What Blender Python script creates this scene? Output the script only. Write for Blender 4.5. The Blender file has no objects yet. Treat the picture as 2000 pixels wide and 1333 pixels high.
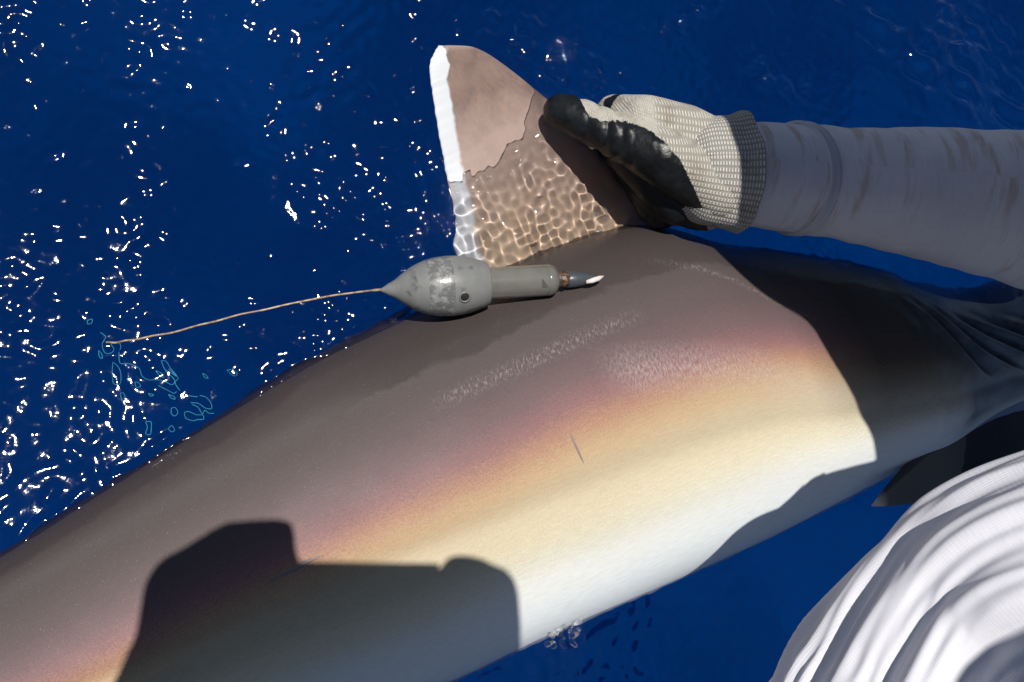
import bpy, bmesh, math, random
import numpy as np
from mathutils import Vector, Matrix, noise as mnoise

random.seed(7); rng = np.random.default_rng(11)
S = bpy.context.scene
UNIT = 100.0                                 # built in metres, turned into centimetre units at the end
COL = S.collection

# ------------------------------------------------------------------ camera
W, Hh, F = 2000.0, 1333.0, 1664.0            # photograph size and focal length in its pixels
NADIR = (350.0, 900.0)                       # pixel that looks straight down
ANTI = (700.0, 1190.0)                       # pixel of the photographer's own shadow (anti-solar point)
CAM_Z = 0.58

def camvec(px, py):
    return Vector(((px-W/2)/F, -(py-Hh/2)/F, -1.0)).normalized()
zc = -camvec(*NADIR)
xc = (Vector((1,0,0)) - zc*zc.x).normalized()
yc = zc.cross(xc)
R = Matrix((xc, yc, zc))                     # world <- camera
CAM = Vector((0,0,CAM_Z))
def ray(px, py): return (R @ camvec(px, py)).normalized()
def P(px, py, z=0.0):
    d = ray(px, py); t = (z-CAM.z)/d.z
    return CAM + d*t
FWD = R @ Vector((0,0,-1))
def PD(px, py, depth):
    d = ray(px, py); return CAM + d*(depth/d.dot(FWD))
def cam2w(x, y, z): return CAM + R @ Vector((x,y,z))
def to_px(v):
    c = R.transposed() @ (Vector(v)-CAM)
    return (W/2 + F*c.x/-c.z, Hh/2 - F*c.y/-c.z)

cd = bpy.data.cameras.new('camera'); co = bpy.data.objects.new('camera', cd); COL.objects.link(co)
cd.sensor_width = 36; cd.lens = 36*F/W; cd.clip_start = 0.5; cd.clip_end = 400000
co.matrix_world = Matrix.Translation(CAM) @ R.to_4x4()
S.camera = co

# ------------------------------------------------------------------ sky + sun
SUN = -ray(*ANTI)
w = bpy.data.worlds.new('World'); S.world = w; w.use_nodes = True
nt = w.node_tree; nt.nodes.clear()
sky = nt.nodes.new('ShaderNodeTexSky'); sky.sky_type = 'NISHITA'; sky.sun_disc = False
sky.sun_elevation = math.asin(SUN.z); sky.sun_rotation = math.atan2(SUN.x, SUN.y)
sky.air_density = 1.0; sky.dust_density = 0.1; sky.ozone_density = 4.0
bgn = nt.nodes.new('ShaderNodeBackground'); bgn.inputs[1].default_value = 0.036
wo = nt.nodes.new('ShaderNodeOutputWorld')
tc = nt.nodes.new('ShaderNodeTexCoord'); sp = nt.nodes.new('ShaderNodeSeparateXYZ'); nt.links.new(tc.outputs['Generated'], sp.inputs[0])
cn = nt.nodes.new('ShaderNodeTexNoise'); cn.inputs['Scale'].default_value = 3.2; cn.inputs['Detail'].default_value = 7; cn.inputs['Roughness'].default_value = .6
mp = nt.nodes.new('ShaderNodeMapping'); mp.inputs['Scale'].default_value = (1,1,2.6); nt.links.new(tc.outputs['Generated'], mp.inputs[0]); nt.links.new(mp.outputs[0], cn.inputs['Vector'])
c1 = nt.nodes.new('ShaderNodeMapRange'); c1.inputs[1].default_value = .50; c1.inputs[2].default_value = .62; nt.links.new(cn.outputs['Fac'], c1.inputs[0])
c2 = nt.nodes.new('ShaderNodeMapRange'); c2.inputs[1].default_value = .30; c2.inputs[2].default_value = .62; c2.inputs[3].default_value = 1; c2.inputs[4].default_value = 0; nt.links.new(sp.outputs[2], c2.inputs[0])
cm_ = nt.nodes.new('ShaderNodeMath'); cm_.operation = 'MULTIPLY'; nt.links.new(c1.outputs[0], cm_.inputs[0]); nt.links.new(c2.outputs[0], cm_.inputs[1])
cx = nt.nodes.new('ShaderNodeMix'); cx.data_type = 'RGBA'; cx.inputs[7].default_value = (11,14,18,1)
nt.links.new(cm_.outputs[0], cx.inputs[0]); nt.links.new(sky.outputs[0], cx.inputs[6])
nt.links.new(cx.outputs[2], bgn.inputs[0]); nt.links.new(bgn.outputs[0], wo.inputs[0])
sl = bpy.data.lights.new('sun', 'SUN'); sl.energy = 5.0; sl.angle = math.radians(0.53); sl.color = (1.0,0.965,0.91)
so = bpy.data.objects.new('sun', sl); COL.objects.link(so)
so.rotation_euler = SUN.to_track_quat('Z','Y').to_euler(); so.location = (0,0,5)
sl.cycles.is_caustics_light = True
S.render.engine = 'CYCLES'
S.view_settings.view_transform = 'Standard'; S.view_settings.look = 'None'
S.view_settings.exposure = 0.0; S.view_settings.gamma = 1.0
S.cycles.max_bounces = 12; S.cycles.transmission_bounces = 8; S.cycles.use_denoising = True
S.cycles.sample_clamp_indirect = 0.0
S.unit_settings.system = 'METRIC'; S.unit_settings.scale_length = 0.01      # one Blender unit is one centimetre

# ------------------------------------------------------------------ helpers
def tag(o, label=None, cat=None, group=None, kind=None):
    if label: o['label'] = label
    if cat: o['category'] = cat
    if group: o['group'] = group
    if kind: o['kind'] = kind
    return o
def empty(name, loc=(0,0,0)):
    o = bpy.data.objects.new(name, None); o.empty_display_size = .02; o.location = loc; COL.objects.link(o); return o
def link(name, me, mat, parent=None, smooth=True):
    o = bpy.data.objects.new(name, me); COL.objects.link(o)
    if mat: me.materials.append(mat)
    if smooth: me.polygons.foreach_set('use_smooth', np.ones(len(me.polygons), bool))
    if parent:
        o.parent = parent
        o.matrix_parent_inverse = Matrix.Translation(-parent.location)
    return o
def grid_mesh(name, V, closed_v=False, cap=False):
    """V: array (n,m,3) -> quad mesh"""
    n, m = V.shape[:2]
    me = bpy.data.meshes.new(name)
    idx = np.arange(n*m).reshape(n,m)
    a = idx[:-1]; b = idx[1:]
    if closed_v:
        q = np.stack([a, b, np.roll(b,-1,1), np.roll(a,-1,1)], -1).reshape(-1,4)
    else:
        q = np.stack([a[:,:-1], b[:,:-1], b[:,1:], a[:,1:]], -1).reshape(-1,4)
    faces = q.tolist()
    if cap: faces += [list(idx[0]), list(idx[-1][::-1])]
    me.from_pydata(V.reshape(-1,3).tolist(), [], faces); me.update()
    return me
def fattr(me, name, arr):
    a = me.attributes.new(name, 'FLOAT', 'POINT'); a.data.foreach_set('value', np.asarray(arr, np.float32).ravel())
def uvattr(me, arr):
    """arr (nverts,2) -> uv map"""
    u = me.uv_layers.new(name='UVMap')
    li = np.zeros(len(me.loops), np.int32); me.loops.foreach_get('vertex_index', li)
    u.data.foreach_set('uv', np.asarray(arr, np.float32)[li].ravel())
def fix_normals(me):
    bm = bmesh.new(); bm.from_mesh(me); bmesh.ops.recalc_face_normals(bm, faces=bm.faces); bm.to_mesh(me); bm.free()
def interp(ts, keys, vals):
    """smooth (catmull-rom) interpolation of vals (k,d) at keys"""
    keys = np.asarray(keys, float); vals = np.asarray(vals, float)
    if vals.ndim == 1: vals = vals[:,None]
    out = np.zeros((len(ts), vals.shape[1]))
    for i, t in enumerate(ts):
        k = int(np.clip(np.searchsorted(keys, t)-1, 0, len(keys)-2))
        u = (t-keys[k])/(keys[k+1]-keys[k])
        p1, p2 = vals[k], vals[k+1]
        p0 = vals[k-1] if k > 0 else 2*p1-p2
        p3 = vals[k+2] if k+2 < len(vals) else 2*p2-p1
        out[i] = .5*((2*p1)+(-p0+p2)*u+(2*p0-5*p1+4*p2-p3)*u*u+(-p0+3*p1-3*p2+p3)*u**3)
    return out
def capsules_mesh(name, caps, voxel=.003, smooth=6):
    """caps: list of ((p, r), (p, r)); one closed skin round all of them"""
    tb = bmesh.new(); bmesh.ops.create_icosphere(tb, subdivisions=3, radius=1); unit = [v.co.copy() for v in tb.verts]; tb.free()
    VV, FF = [], []
    for a, b in caps:
        tb = bmesh.new()
        for p, r in (a, b):
            for c in unit: tb.verts.new(Vector(p)+c*r)
        g = bmesh.ops.convex_hull(tb, input=tb.verts)
        bmesh.ops.delete(tb, geom=[v for v in tb.verts if not v.link_faces], context='VERTS')
        bmesh.ops.recalc_face_normals(tb, faces=tb.faces)
        tb.verts.index_update(); n0 = len(VV)
        VV += [tuple(v.co) for v in tb.verts]; FF += [[v.index+n0 for v in f.verts] for f in tb.faces]; tb.free()
    me = bpy.data.meshes.new(name+'_raw'); me.from_pydata(VV, [], FF)
    o = bpy.data.objects.new(name+'_raw', me); COL.objects.link(o)
    r = o.modifiers.new('r','REMESH'); r.mode = 'VOXEL'; r.voxel_size = voxel
    s = o.modifiers.new('s','SMOOTH'); s.factor = .5; s.iterations = smooth
    dg = bpy.context.evaluated_depsgraph_get()
    out = bpy.data.meshes.new_from_object(o.evaluated_get(dg)); out.name = name
    bpy.data.objects.remove(o); bpy.data.meshes.remove(me)
    return out

class NB:
    """tiny node-tree builder"""
    def __init__(s, name):
        s.m = bpy.data.materials.new(name); s.m.use_nodes = True; s.t = s.m.node_tree; s.t.nodes.clear()
        s.out = s.n('OutputMaterial')
    def n(s, typ, **kw):
        nd = s.t.nodes.new('ShaderNode'+typ)
        for k, v in kw.items(): setattr(nd, k, v)
        return nd
    def l(s, a, b): s.t.links.new(a, b)
    def val(s, sock, v):
        if isinstance(v, bpy.types.NodeSocket): s.l(v, sock)
        else: sock.default_value = v
    def math(s, op, a, b=0.0, c=None, clamp=False):
        nd = s.n('Math', operation=op, use_clamp=clamp); s.val(nd.inputs[0], a); s.val(nd.inputs[1], b)
        if c is not None: s.val(nd.inputs[2], c)
        return nd.outputs[0]
    def mix(s, f, a, b, blend='MIX'):
        nd = s.n('Mix', data_type='RGBA', blend_type=blend); s.val(nd.inputs[0], f)
        for i, v in ((6,a),(7,b)):
            if not isinstance(v, bpy.types.NodeSocket): v = (*v[:3], 1)
            s.val(nd.inputs[i], v)
        return nd.outputs[2]
    def ramp(s, f, stops, interp='LINEAR'):
        nd = s.n('ValToRGB'); nd.color_ramp.interpolation = interp; e = nd.color_ramp.elements
        while len(e) < len(stops): e.new(.5)
        for el, (p, c) in zip(e, stops):
            el.position = p; el.color = (*c, 1) if len(c) == 3 else c
        s.val(nd.inputs[0], f); return nd.outputs[0]
    def map(s, f, a, b, c=0.0, d=1.0):
        nd = s.n('MapRange'); s.val(nd.inputs[0], f)
        for i, v in enumerate((a,b,c,d)): nd.inputs[i+1].default_value = v
        return nd.outputs[0]
    def attr(s, name): return s.n('Attribute', attribute_name=name).outputs['Fac']
    def pos(s):
        nd = s.n('VectorMath', operation='SCALE'); nd.inputs['Scale'].default_value = 1/UNIT      # metres
        s.l(s.n('NewGeometry').outputs['Position'], nd.inputs[0]); return nd.outputs[0]
    def noise(s, scale, detail=4.0, rough=.55, vec=None, dist=0.0):
        nd = s.n('TexNoise'); nd.inputs['Scale'].default_value = scale; nd.inputs['Detail'].default_value = detail
        nd.inputs['Roughness'].default_value = rough; nd.inputs['Distortion'].default_value = dist
        if vec is None: vec = s.pos()
        s.l(vec, nd.inputs['Vector']); return nd.outputs['Fac']
    def comb(s, x, y, z=0.0):
        nd = s.n('CombineXYZ'); s.val(nd.inputs[0], x); s.val(nd.inputs[1], y); s.val(nd.inputs[2], z); return nd.outputs[0]
    def bump(s, h, strength, dist, nrm=None):
        nd = s.n('Bump'); nd.inputs['Strength'].default_value = strength; nd.inputs['Distance'].default_value = dist*UNIT
        s.val(nd.inputs['Height'], h)
        if nrm is not None: s.l(nrm, nd.inputs['Normal'])
        return nd.outputs[0]
    def pbr(s, color, rough=.5, spec=.5, normal=None, **kw):
        b = s.n('BsdfPrincipled')
        if isinstance(color, bpy.types.NodeSocket): s.l(color, b.inputs['Base Color'])
        else: b.inputs['Base Color'].default_value = (*color[:3],1)
        s.val(b.inputs['Roughness'], rough); s.val(b.inputs['Specular IOR Level'], spec)
        if normal is not None: s.l(normal, b.inputs['Normal'])
        for k, v in kw.items(): s.val(b.inputs[k.replace('_',' ')], v)
        s.l(b.outputs[0], s.out.inputs[0]); return s.m

def srgb(r, g, b):
    f = lambda c: c/12.92 if c <= .04045 else ((c+.055)/1.055)**2.4
    return (f(r/255), f(g/255), f(b/255))

# ------------------------------------------------------------------ water
FIN_C = np.array(P(1060, 370, 0))[:2]
def waves(x, y):
    """height of the sea surface"""
    h = np.zeros_like(x)
    r = np.random.default_rng(5)
    def add(lo, hi, n, slope, mean_dir=None, spread=math.pi, mask=None):
        nonlocal h
        s = np.zeros_like(x)
        for i in range(n):
            lam = math.exp(r.uniform(math.log(lo), math.log(hi))); k = 2*math.pi/lam
            th = (mean_dir if mean_dir is not None else 0) + r.uniform(-spread, spread)
            s += slope*math.sqrt(2/n)/k*np.cos(k*(x*math.cos(th)+y*math.sin(th))+r.uniform(0, 6.283))
        h += s if mask is None else s*mask
    near = np.exp(-((x/3.0)**2+(y/3.0)**2))
    d2 = (x-FIN_C[0])**2+(y-FIN_C[1])**2
    la, lb = P(890,300), P(1060,180); dl = np.array([lb.x-la.x, lb.y-la.y]); dl /= np.hypot(*dl)
    dep = (x-la.x)*dl[1]-(y-la.y)*dl[0]
    fin = np.exp(-d2/(2*.10**2))*np.clip(dep/.032+.10, .06, 1)
    close = np.exp(-np.clip(np.hypot(x-.25, y-.1)-.75, 0, None)/.12)      # the grid is fine enough for ripples only near the shark
    patch = .5+.5*np.sin(9*x+1.3+2*np.sin(6*y))*np.sin(11*y-.7+2*np.sin(7*x))
    add(.5, 1.6, 14, .085, 2.2, .9, near)
    add(.12, .4, 22, .085, 2.4, 1.1, near)
    add(.03, .09, 34, .035, 2.2, 1.6, near*(.4+.8*patch))
    add(.008, .018, 60, .10, 2.0, math.pi, near*close*(.75+.4*patch))
    gl = P(790,330); add(.010, .022, 40, .15, None, math.pi, np.exp(-((x-gl.x)**2+(y-gl.y)**2)/(2*.04**2)))
    add(.018, .045, 24, .13, None, math.pi, fin)
    add(.0065, .0135, 90, .40, None, math.pi, fin*(.80+.34*np.sin(70*x+2*np.sin(55*y))*np.sin(62*y+2*np.sin(48*x+1))**1))
    # wakes and steeper wavelets that catch the bright low sky
    def wake(pl, lam, amp, width, phase=0.0):
        nonlocal h
        q = interp(np.linspace(0,len(pl)-1,60), np.arange(len(pl)), [list(P(a,c))[:2] for a,c in pl])
        lo, hi = q.min(0)-.12, q.max(0)+.12
        m = (x>lo[0])&(x<hi[0])&(y>lo[1])&(y<hi[1])
        xx, yy = x[m], y[m]
        best = np.full(xx.shape, 9.0); sg = np.zeros_like(xx); al = np.zeros_like(xx)
        for i in range(59):
            a, c = q[i], q[i+1]; d = c-a; L = np.hypot(*d); d = d/L
            t = np.clip((xx-a[0])*d[0]+(yy-a[1])*d[1], 0, L)
            rx, ry = xx-a[0]-t*d[0], yy-a[1]-t*d[1]; dd = np.hypot(rx, ry)
            u = dd < best; best = np.where(u, dd, best); sg = np.where(u, np.sign(rx*d[1]-ry*d[0])*dd, sg); al = np.where(u, (i+t/L)/59, al)
        wob = .0035*np.sin(al*23+phase)+.002*np.sin(al*57+phase*2)
        env = np.exp(-((sg+wob)/width)**2)*np.sin(np.pi*np.clip(al,0,1))**.5*(.55+.45*np.sin(al*31+phase))
        h[m] += amp*env*np.cos(2*np.pi*(sg+wob)/lam)
    wake([(1600,-60),(1700,60),(1800,140),(1900,185),(2060,280)], .030, .0058, .026)
    wake([(1760,0),(1870,50),(1960,110),(2060,180)], .022, .0036, .022, 2.0)
    wake([(1740,150),(1800,105),(1880,100),(1960,160),(2010,260)], .014, .0021, .012, 1.0)
    wake([(1440,100),(1500,165),(1590,190)], .016, .0022, .012, .4)
    wake([(900,20),(1010,75),(1120,150),(1230,185)], .018, .0024, .030, 3.0)
    wake([(1250,75),(1330,40),(1410,25)], .018, .0022, .010, .2)
    wake([(480,350),(540,230),(640,165),(760,180),(840,215)], .013, .0011, .009, .7)
    wake([(560,230),(590,330),(680,420),(760,510)], .016, .0010, .022, 1.7)
    wake([(1560,470),(1640,520),(1760,560),(1850,600)], .030, .0020, .03, 1.7)
    wake([(-80,1150),(0,1092),(130,1015),(300,905),(480,794),(640,696),(800,615),(870,590)], .011, .0016, .010, .3)
    wake([(760,1400),(900,1330),(1045,1260),(1220,1182),(1390,1104),(1510,1048),(1620,992),(1740,935)], .012, .0006, .010, 2.3)
    return h
def make_water():
    def axis(lo, hi, f0, f1, step, fstep):
        out = [lo]; p = lo
        while p < hi:
            p += fstep if f0 <= p < f1 else step
            out.append(p)
        a, b = [], []
        g = step; q = lo
        while q > -400: g *= 1.07; q -= g; a.append(q)
        g = step; q = out[-1]
        while q < 400: g *= 1.07; q += g; b.append(q)
        return np.array(a[::-1]+out+b)
    cs = [P(px,py) for px in (0,2000) for py in (0,1333)]
    x0, x1 = min(c.x for c in cs)-.16, max(c.x for c in cs)+.10
    y0, y1 = min(c.y for c in cs)-.10, max(c.y for c in cs)+.12
    fx, fy = FIN_C
    X = axis(x0, x1, fx-.17, fx+.15, .0026, .00075); Y = axis(y0, y1, fy-.15, fy+.15, .0026, .00075)
    gx, gy = np.meshgrid(X, Y, indexing='ij')
    V = np.stack([gx, gy, waves(gx, gy)], -1)
    me = grid_mesh('water', V)
    b = NB('sea_water')
    rf = b.n('BsdfRefraction'); rf.inputs['IOR'].default_value = 1.333; rf.inputs['Roughness'].default_value = 0.0
    gl = b.n('BsdfGlossy'); gl.inputs['Roughness'].default_value = 0.032
    b.l(b.bump(b.noise(170,2,.5), .16, .0007), gl.inputs['Normal'])      # capillary ripples break the glints up
    fr = b.n('Fresnel'); fr.inputs['IOR'].default_value = 1.333
    mx = b.n('MixShader'); b.l(fr.outputs[0], mx.inputs[0]); b.l(rf.outputs[0], mx.inputs[1]); b.l(gl.outputs[0], mx.inputs[2])
    tr = b.n('BsdfTransparent'); m2 = b.n('MixShader'); m2.inputs[0].default_value = .065
    b.l(mx.outputs[0], m2.inputs[1]); b.l(tr.outputs[0], m2.inputs[2]); b.l(m2.outputs[0], b.out.inputs[0])
    o = link('water', me, b.m); tag(o, 'clear rippled blue sea surface with sun glints', 'water', kind='structure')
    o.cycles.is_caustics_caster = True
    # the blue of the deep sea, far below everything
    me = bpy.data.meshes.new('deep_water'); z = -6.0; q = 900
    me.from_pydata([(-q,-q,z),(q,-q,z),(q,q,z),(-q,q,z)], [], [(0,1,2,3)])
    b = NB('deep_sea_blue'); c = b.mix(b.map(b.noise(.5, 3),.3,.7), (0.0, .10, .45), (0.0, .20, .76))
    b.pbr(c, 1.0, 0.0)
    o = link('deep_water', me, b.m, smooth=False); tag(o, 'deep blue water far below the surface', 'water', kind='structure')
make_water()

# ------------------------------------------------------------------ shark
ST = [  # pixel on the back's waterline, pixel on the belly's waterline, height ratio, sinking
    ((-1500,2050),(-1470,2110), .8,.3), ((-900,1640),(-800,1830), .8,.3), ((-400,1335),(-190,1690), .8,.3),
    ((0,1098),(240,1570),.78,.33), ((300,912),(530,1460),.78,.35), ((480,800),(705,1400),.78,.35),
    ((640,703),(880,1330),.78,.35), ((800,625),(1045,1252),.78,.35), ((970,545),(1222,1172),.77,.36),
    ((1130,480),(1390,1096),.75,.38), ((1290,450),(1510,1040),.73,.40), ((1430,485),(1620,985),.72,.42),
    ((1570,505),(1735,925),.70,.45), ((1720,535),(1850,868),.68,.5), ((1850,578),(1955,800),.66,.55),
    ((2000,560),(2110,745),.64,.6), ((2180,440),(2280,650),.64,.6), ((2380,380),(2440,540),.6,.6), ((2520,360),(2545,430),.6,.6)]
SHARK_CLEAR = None
def shark_sections():
    T = np.array([P(*s[0]) for s in ST]); B = np.array([P(*s[1]) for s in ST])
    k = np.arange(len(ST)); ts = np.linspace(0, len(ST)-1, 460)
    T = interp(ts,k,T); B = interp(ts,k,B)
    ratio = interp(ts,k,[s[2] for s in ST])[:,0]; sink = interp(ts,k,[s[3] for s in ST])[:,0]
    C = (T+B)/2; half = np.linalg.norm(T-B,axis=1)/2
    side = (B-T)/np.linalg.norm(B-T,axis=1)[:,None]
    a = half/np.sqrt(1-sink**2); bb = a*ratio
    C[:,2] = -sink*bb
    return ts, C, side, a, bb
def make_shark():
    root = empty('shark', P(1000,900,0))
    tag(root, 'grey-brown shark with golden flank and white belly lying on its side at the sea surface', 'shark')
    ts, C, side, a, bb = shark_sections()
    m = 220
    th = np.linspace(0, 2*math.pi, m, endpoint=False)
    cs, sn = np.cos(th), np.sin(th)
    # superellipse-ish section, flatter on the belly side
    V = C[:,None,:] - side[:,None,:]*(a[:,None]*cs[None,:])[...,None]
    up = np.sign(sn)*np.abs(sn)**.92
    V[:,:,2] += bb[:,None]*up[None,:]
    # low body folds and flank muscle relief
    u = ts[:,None]+0*th[None,:]; v = (1-cs)[None,:]/2+0*ts[:,None]; top = (sn>0)[None,:]
    V[:,:,2] -= np.where(top, .0022*np.exp(-((v-.60-.02*(u-8))/.035)**2), 0)
    V[:,:,2] += np.where(top, .0018*np.exp(-((v-.70-.02*(u-8))/.06)**2), 0)
    V[:,:,2] += np.where(top, .0025*np.exp(-((v-.13-.012*(u-6))/.04)**2)*np.clip((9-u)/3,0,1), 0)
    # gill slits: curved grooves with a raised lip
    for i, uc in enumerate((13.35, 13.75, 14.1, 14.45, 14.8, 15.2)):
        cu = uc + 2.0*(v-.40) + .5*np.sin(v*9+i)*.12
        win = np.exp(-((v-.44-.02*i)/.20)**4)
        g = -np.exp(-((u-cu)/.05)**2)*.0075 + np.exp(-((u-cu+.16)/.10)**2)*.0055
        V[:,:,2] += np.where(top, g*win, 0)
    me = grid_mesh('body', V, closed_v=True, cap=True)
    fattr(me, 'u', u); fattr(me, 'v', v)
    fix_normals(me)
    # skin
    b = NB('shark_skin')
    U, Vv = b.attr('u'), b.attr('v')
    wob = b.math('MULTIPLY', b.math('SUBTRACT', b.noise(7, 3), .5), .07)
    grain = b.math('MULTIPLY', b.math('SUBTRACT', b.noise(900, 2, .6), .5), .11)
    vv = b.math('ADD', b.math('ADD', Vv, wob), grain)
    base = b.ramp(vv, [(0,(.062,.049,.045)), (.16,(.078,.064,.062)), (.29,(.100,.073,.070)), (.36,(.142,.088,.090)),
                       (.42,(.230,.118,.115)), (.47,(.355,.198,.130)), (.525,(.45,.315,.185)), (.59,(.485,.40,.27)),
                       (.65,(.555,.48,.33)), (.71,(.63,.585,.45)), (.78,(.73,.735,.68)), (.86,(.76,.79,.79)), (1,(.72,.77,.79))])
    # pale rubbed patches along the flank
    n1 = b.noise(40, 5, .7, b.comb(b.math('MULTIPLY',U,.35), b.math('MULTIPLY',Vv,.5)))
    def band(u0, u1, vc, slope, wd, curve=0.0):
        d = b.math('SUBTRACT', Vv, b.math('ADD', b.math('MULTIPLY', b.math('SUBTRACT', U, u0), slope), vc))
        g = b.map(b.math('ABSOLUTE', d), 0, wd, 1, 0)
        e = b.math('MULTIPLY', b.map(U, u0, u0+.35), b.map(U, u1-.4, u1, 1, 0))
        return b.math('MULTIPLY', g, e)
    stroke = b.noise(1.0, 3, .65, b.comb(b.math('ADD',b.math('MULTIPLY',U,55),b.math('MULTIPLY',Vv,45)), b.math('MULTIPLY',Vv,75)))
    speck = b.map(stroke, .50, .66)
    r1 = b.math('MULTIPLY', band(6.6, 9.0, .255, .004, .03), speck)
    r2 = b.math('MULTIPLY', band(8.2, 13.0, .36, .075, .085), b.map(stroke, .40, .64))
    r3 = b.math('MULTIPLY', band(9.3, 11.6, .13, .100, .018), speck)
    base = b.mix(b.math('MULTIPLY', b.math('ADD', r1, r3, clamp=True), .5), base, (.40,.34,.33))
    base = b.mix(b.math('MULTIPLY', r2, .55), base, (.48,.41,.39))
    base = b.mix(b.math('MULTIPLY', b.map(U,10.7,11.9), b.map(vv,.50,.78,.88,0)), base, (.014,.015,.017))  # shadow of the leaning person painted darker into the head-end skin
    # fine long streaks and dark specks
    st = b.noise(60, 4, .6, b.comb(b.math('MULTIPLY',U,.12), b.math('MULTIPLY',Vv,3.0)))
    base = b.mix(b.map(st,.35,.7,0,.11), base, (.05,.04,.045))
    base = b.mix(b.map(b.noise(1500,1),.68,.80,0,.22), base, (.62,.58,.55))
    dent = b.noise(1300, 2, .7)
    nb = b.bump(dent, .22, .0005, b.bump(b.noise(120,4,.6), .10, .002))
    rough = b.map(b.noise(18,3), .3,.7,.50,.62)
    wet = b.math('MULTIPLY', b.map(b.math('ADD', Vv, b.math('MULTIPLY', b.math('SUBTRACT', b.noise(16,5,.6),.5), .16)), .165,.178,1,0), b.map(U,5.5,6.5))
    wet = b.math('MAXIMUM', wet, b.map(b.math('ADD', Vv, b.math('MULTIPLY', b.math('SUBTRACT', b.noise(26,5,.6),.5), .10)), .055,.075,1,0))
    gill = b.math('MULTIPLY', b.map(b.math('ADD',U,b.math('MULTIPLY',b.math('SUBTRACT',b.noise(22,4),.5),1.6)),12.7,13.5), b.map(Vv,.85,.95,1,0))
    base = b.mix(b.math('MULTIPLY',wet,.35), base, (.035,.028,.026))
    base = b.mix(b.math('MULTIPLY',gill,.9), base, b.mix(b.map(b.noise(30,4),.4,.65),(.055,.085,.12),(.15,.20,.25)))  # sky reflection painted blue-grey into the colour of the gill area
    rough = b.math('SUBTRACT', rough, b.math('MULTIPLY', b.math('MAXIMUM',wet,gill), .27))
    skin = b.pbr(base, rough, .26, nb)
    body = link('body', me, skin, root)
    body.cycles.is_caustics_receiver = True

    from mathutils.bvhtree import BVHTree
    tree = BVHTree.FromPolygons([Vector(p) for p in V.reshape(-1,3)], [list(p.vertices) for p in me.polygons])
    sb = NB('scar_pale'); sm = sb.pbr((.215,.175,.165),.5,.3)
    for pl, r in (([(520,1143),(545,1125),(575,1112),(600,1098),(632,1085)],.0011), ([(1112,845),(1126,875),(1140,905)],.0007)):
        q = interp(np.linspace(0,len(pl)-1,26), np.arange(len(pl)), pl); row = []
        for i,(a_,b_) in enumerate(q):
            hit, nn, _, _ = tree.ray_cast(CAM, ray(a_,b_))
            if hit is None: continue
            hit2, _, _, _ = tree.ray_cast(CAM, ray(*q[min(i+1,25)] if i<25 else q[i]+(q[i]-q[i-1])))
            if hit2 is None: continue
            d = (hit2-hit).normalized(); e2 = d.cross(nn).normalized(); rr = r*(.25+math.sin(math.pi*(i+.5)/26))*(.7+.5*random.random())
            row.append([list(hit+e2*math.cos(t)*rr+nn*math.sin(t)*rr*.35) for t in np.linspace(0,6.283,8,endpoint=False)])
        if len(row)>4:
            sme = grid_mesh('scar', np.array(row), closed_v=True, cap=True); fix_normals(sme); link('scar', sme, sm, root)
    # ---- dorsal fin: leading and trailing outlines in pixels
    lead = [(915,91),(945,102),(985,128),(1040,172),(1090,222),(1140,272),(1195,335),(1240,400),(1300,452),(1370,520)]
    trail = [(856,89),(841,120),(841,160),(850,215),(862,290),(874,350),(886,410),(890,450),(884,485),(905,540)]
    def zf(px,py):
        d = ((px-890)*135+(py-318)*170)/217
        return -1.25e-4*d if d<0 else -.95e-4*d
    n, mm = 150, 90
    tt = np.linspace(0,1,n); key = np.linspace(0,1,len(lead))
    L = interp(tt,key,lead); Tr = interp(tt,key,trail)
    ss = np.linspace(0,1,mm)
    ring = []
    nick = .004
    for i in range(n):
        wtr = np.array([Tr[i,0] + .5*math.sin(tt[i]*31)+.6*mnoise.noise(Vector((tt[i]*45,0,0)))*3, Tr[i,1]])
        rowt, rowb = [], []
        for s_ in ss:
            q = wtr*(1-s_)+L[i]*s_
            z = zf(*q)
            thick = (.0045+.006*tt[i])*(min(1,(s_)/.30)**.6 if s_<.3 else (1-((s_-.3)/.7)**3)**.5)
            # broad cut face along the trailing edge
            thick = max(thick, .0004)
            pt = P(q[0],q[1],z)
            rowt.append((pt.x,pt.y,z+thick)); rowb.append((pt.x,pt.y,z-thick))
        ring.append(rowt+rowb[::-1])
    V = np.array(ring)
    # rounded tip: shrink thickness on the first rows
    for i in range(6):
        f = (i/6)**.5; mid = (V[i]+V[i,::-1])/2; V[i] = mid+(V[i]-mid)*f
    me = grid_mesh('dorsal_fin', V, closed_v=True, cap=True)
    sv = np.concatenate([ss, ss[::-1]]); fattr(me,'s',np.repeat(sv[None],n,0)); fattr(me,'t',np.repeat(tt[:,None],2*mm,1))
    fix_normals(me)
    b = NB('dorsal_fin_skin'); s_, t_ = b.attr('s'), b.attr('t')
    edge = b.ramp(t_, [(0,(.10,)*3),(.06,(.25,)*3),(.17,(.28,)*3),(.24,(.18,)*3),(.5,(.11,)*3),(.8,(.09,)*3),(1,(.10,)*3)])
    d = b.math('SUBTRACT', b.math('ADD', s_, b.math('MULTIPLY', b.math('SUBTRACT', b.noise(160,3),.5), .03)), edge)
    n2 = b.noise(45,5,.65)
    brown = b.mix(b.map(n2,.35,.7), (.17,.12,.105), (.27,.19,.16))
    streak = b.noise(70,4,.6,b.comb(b.math('MULTIPLY',s_,1.2), b.math('MULTIPLY',t_,.35)))
    brown = b.mix(b.map(streak,.52,.72,0,.75), brown, (.36,.20,.13))
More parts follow.
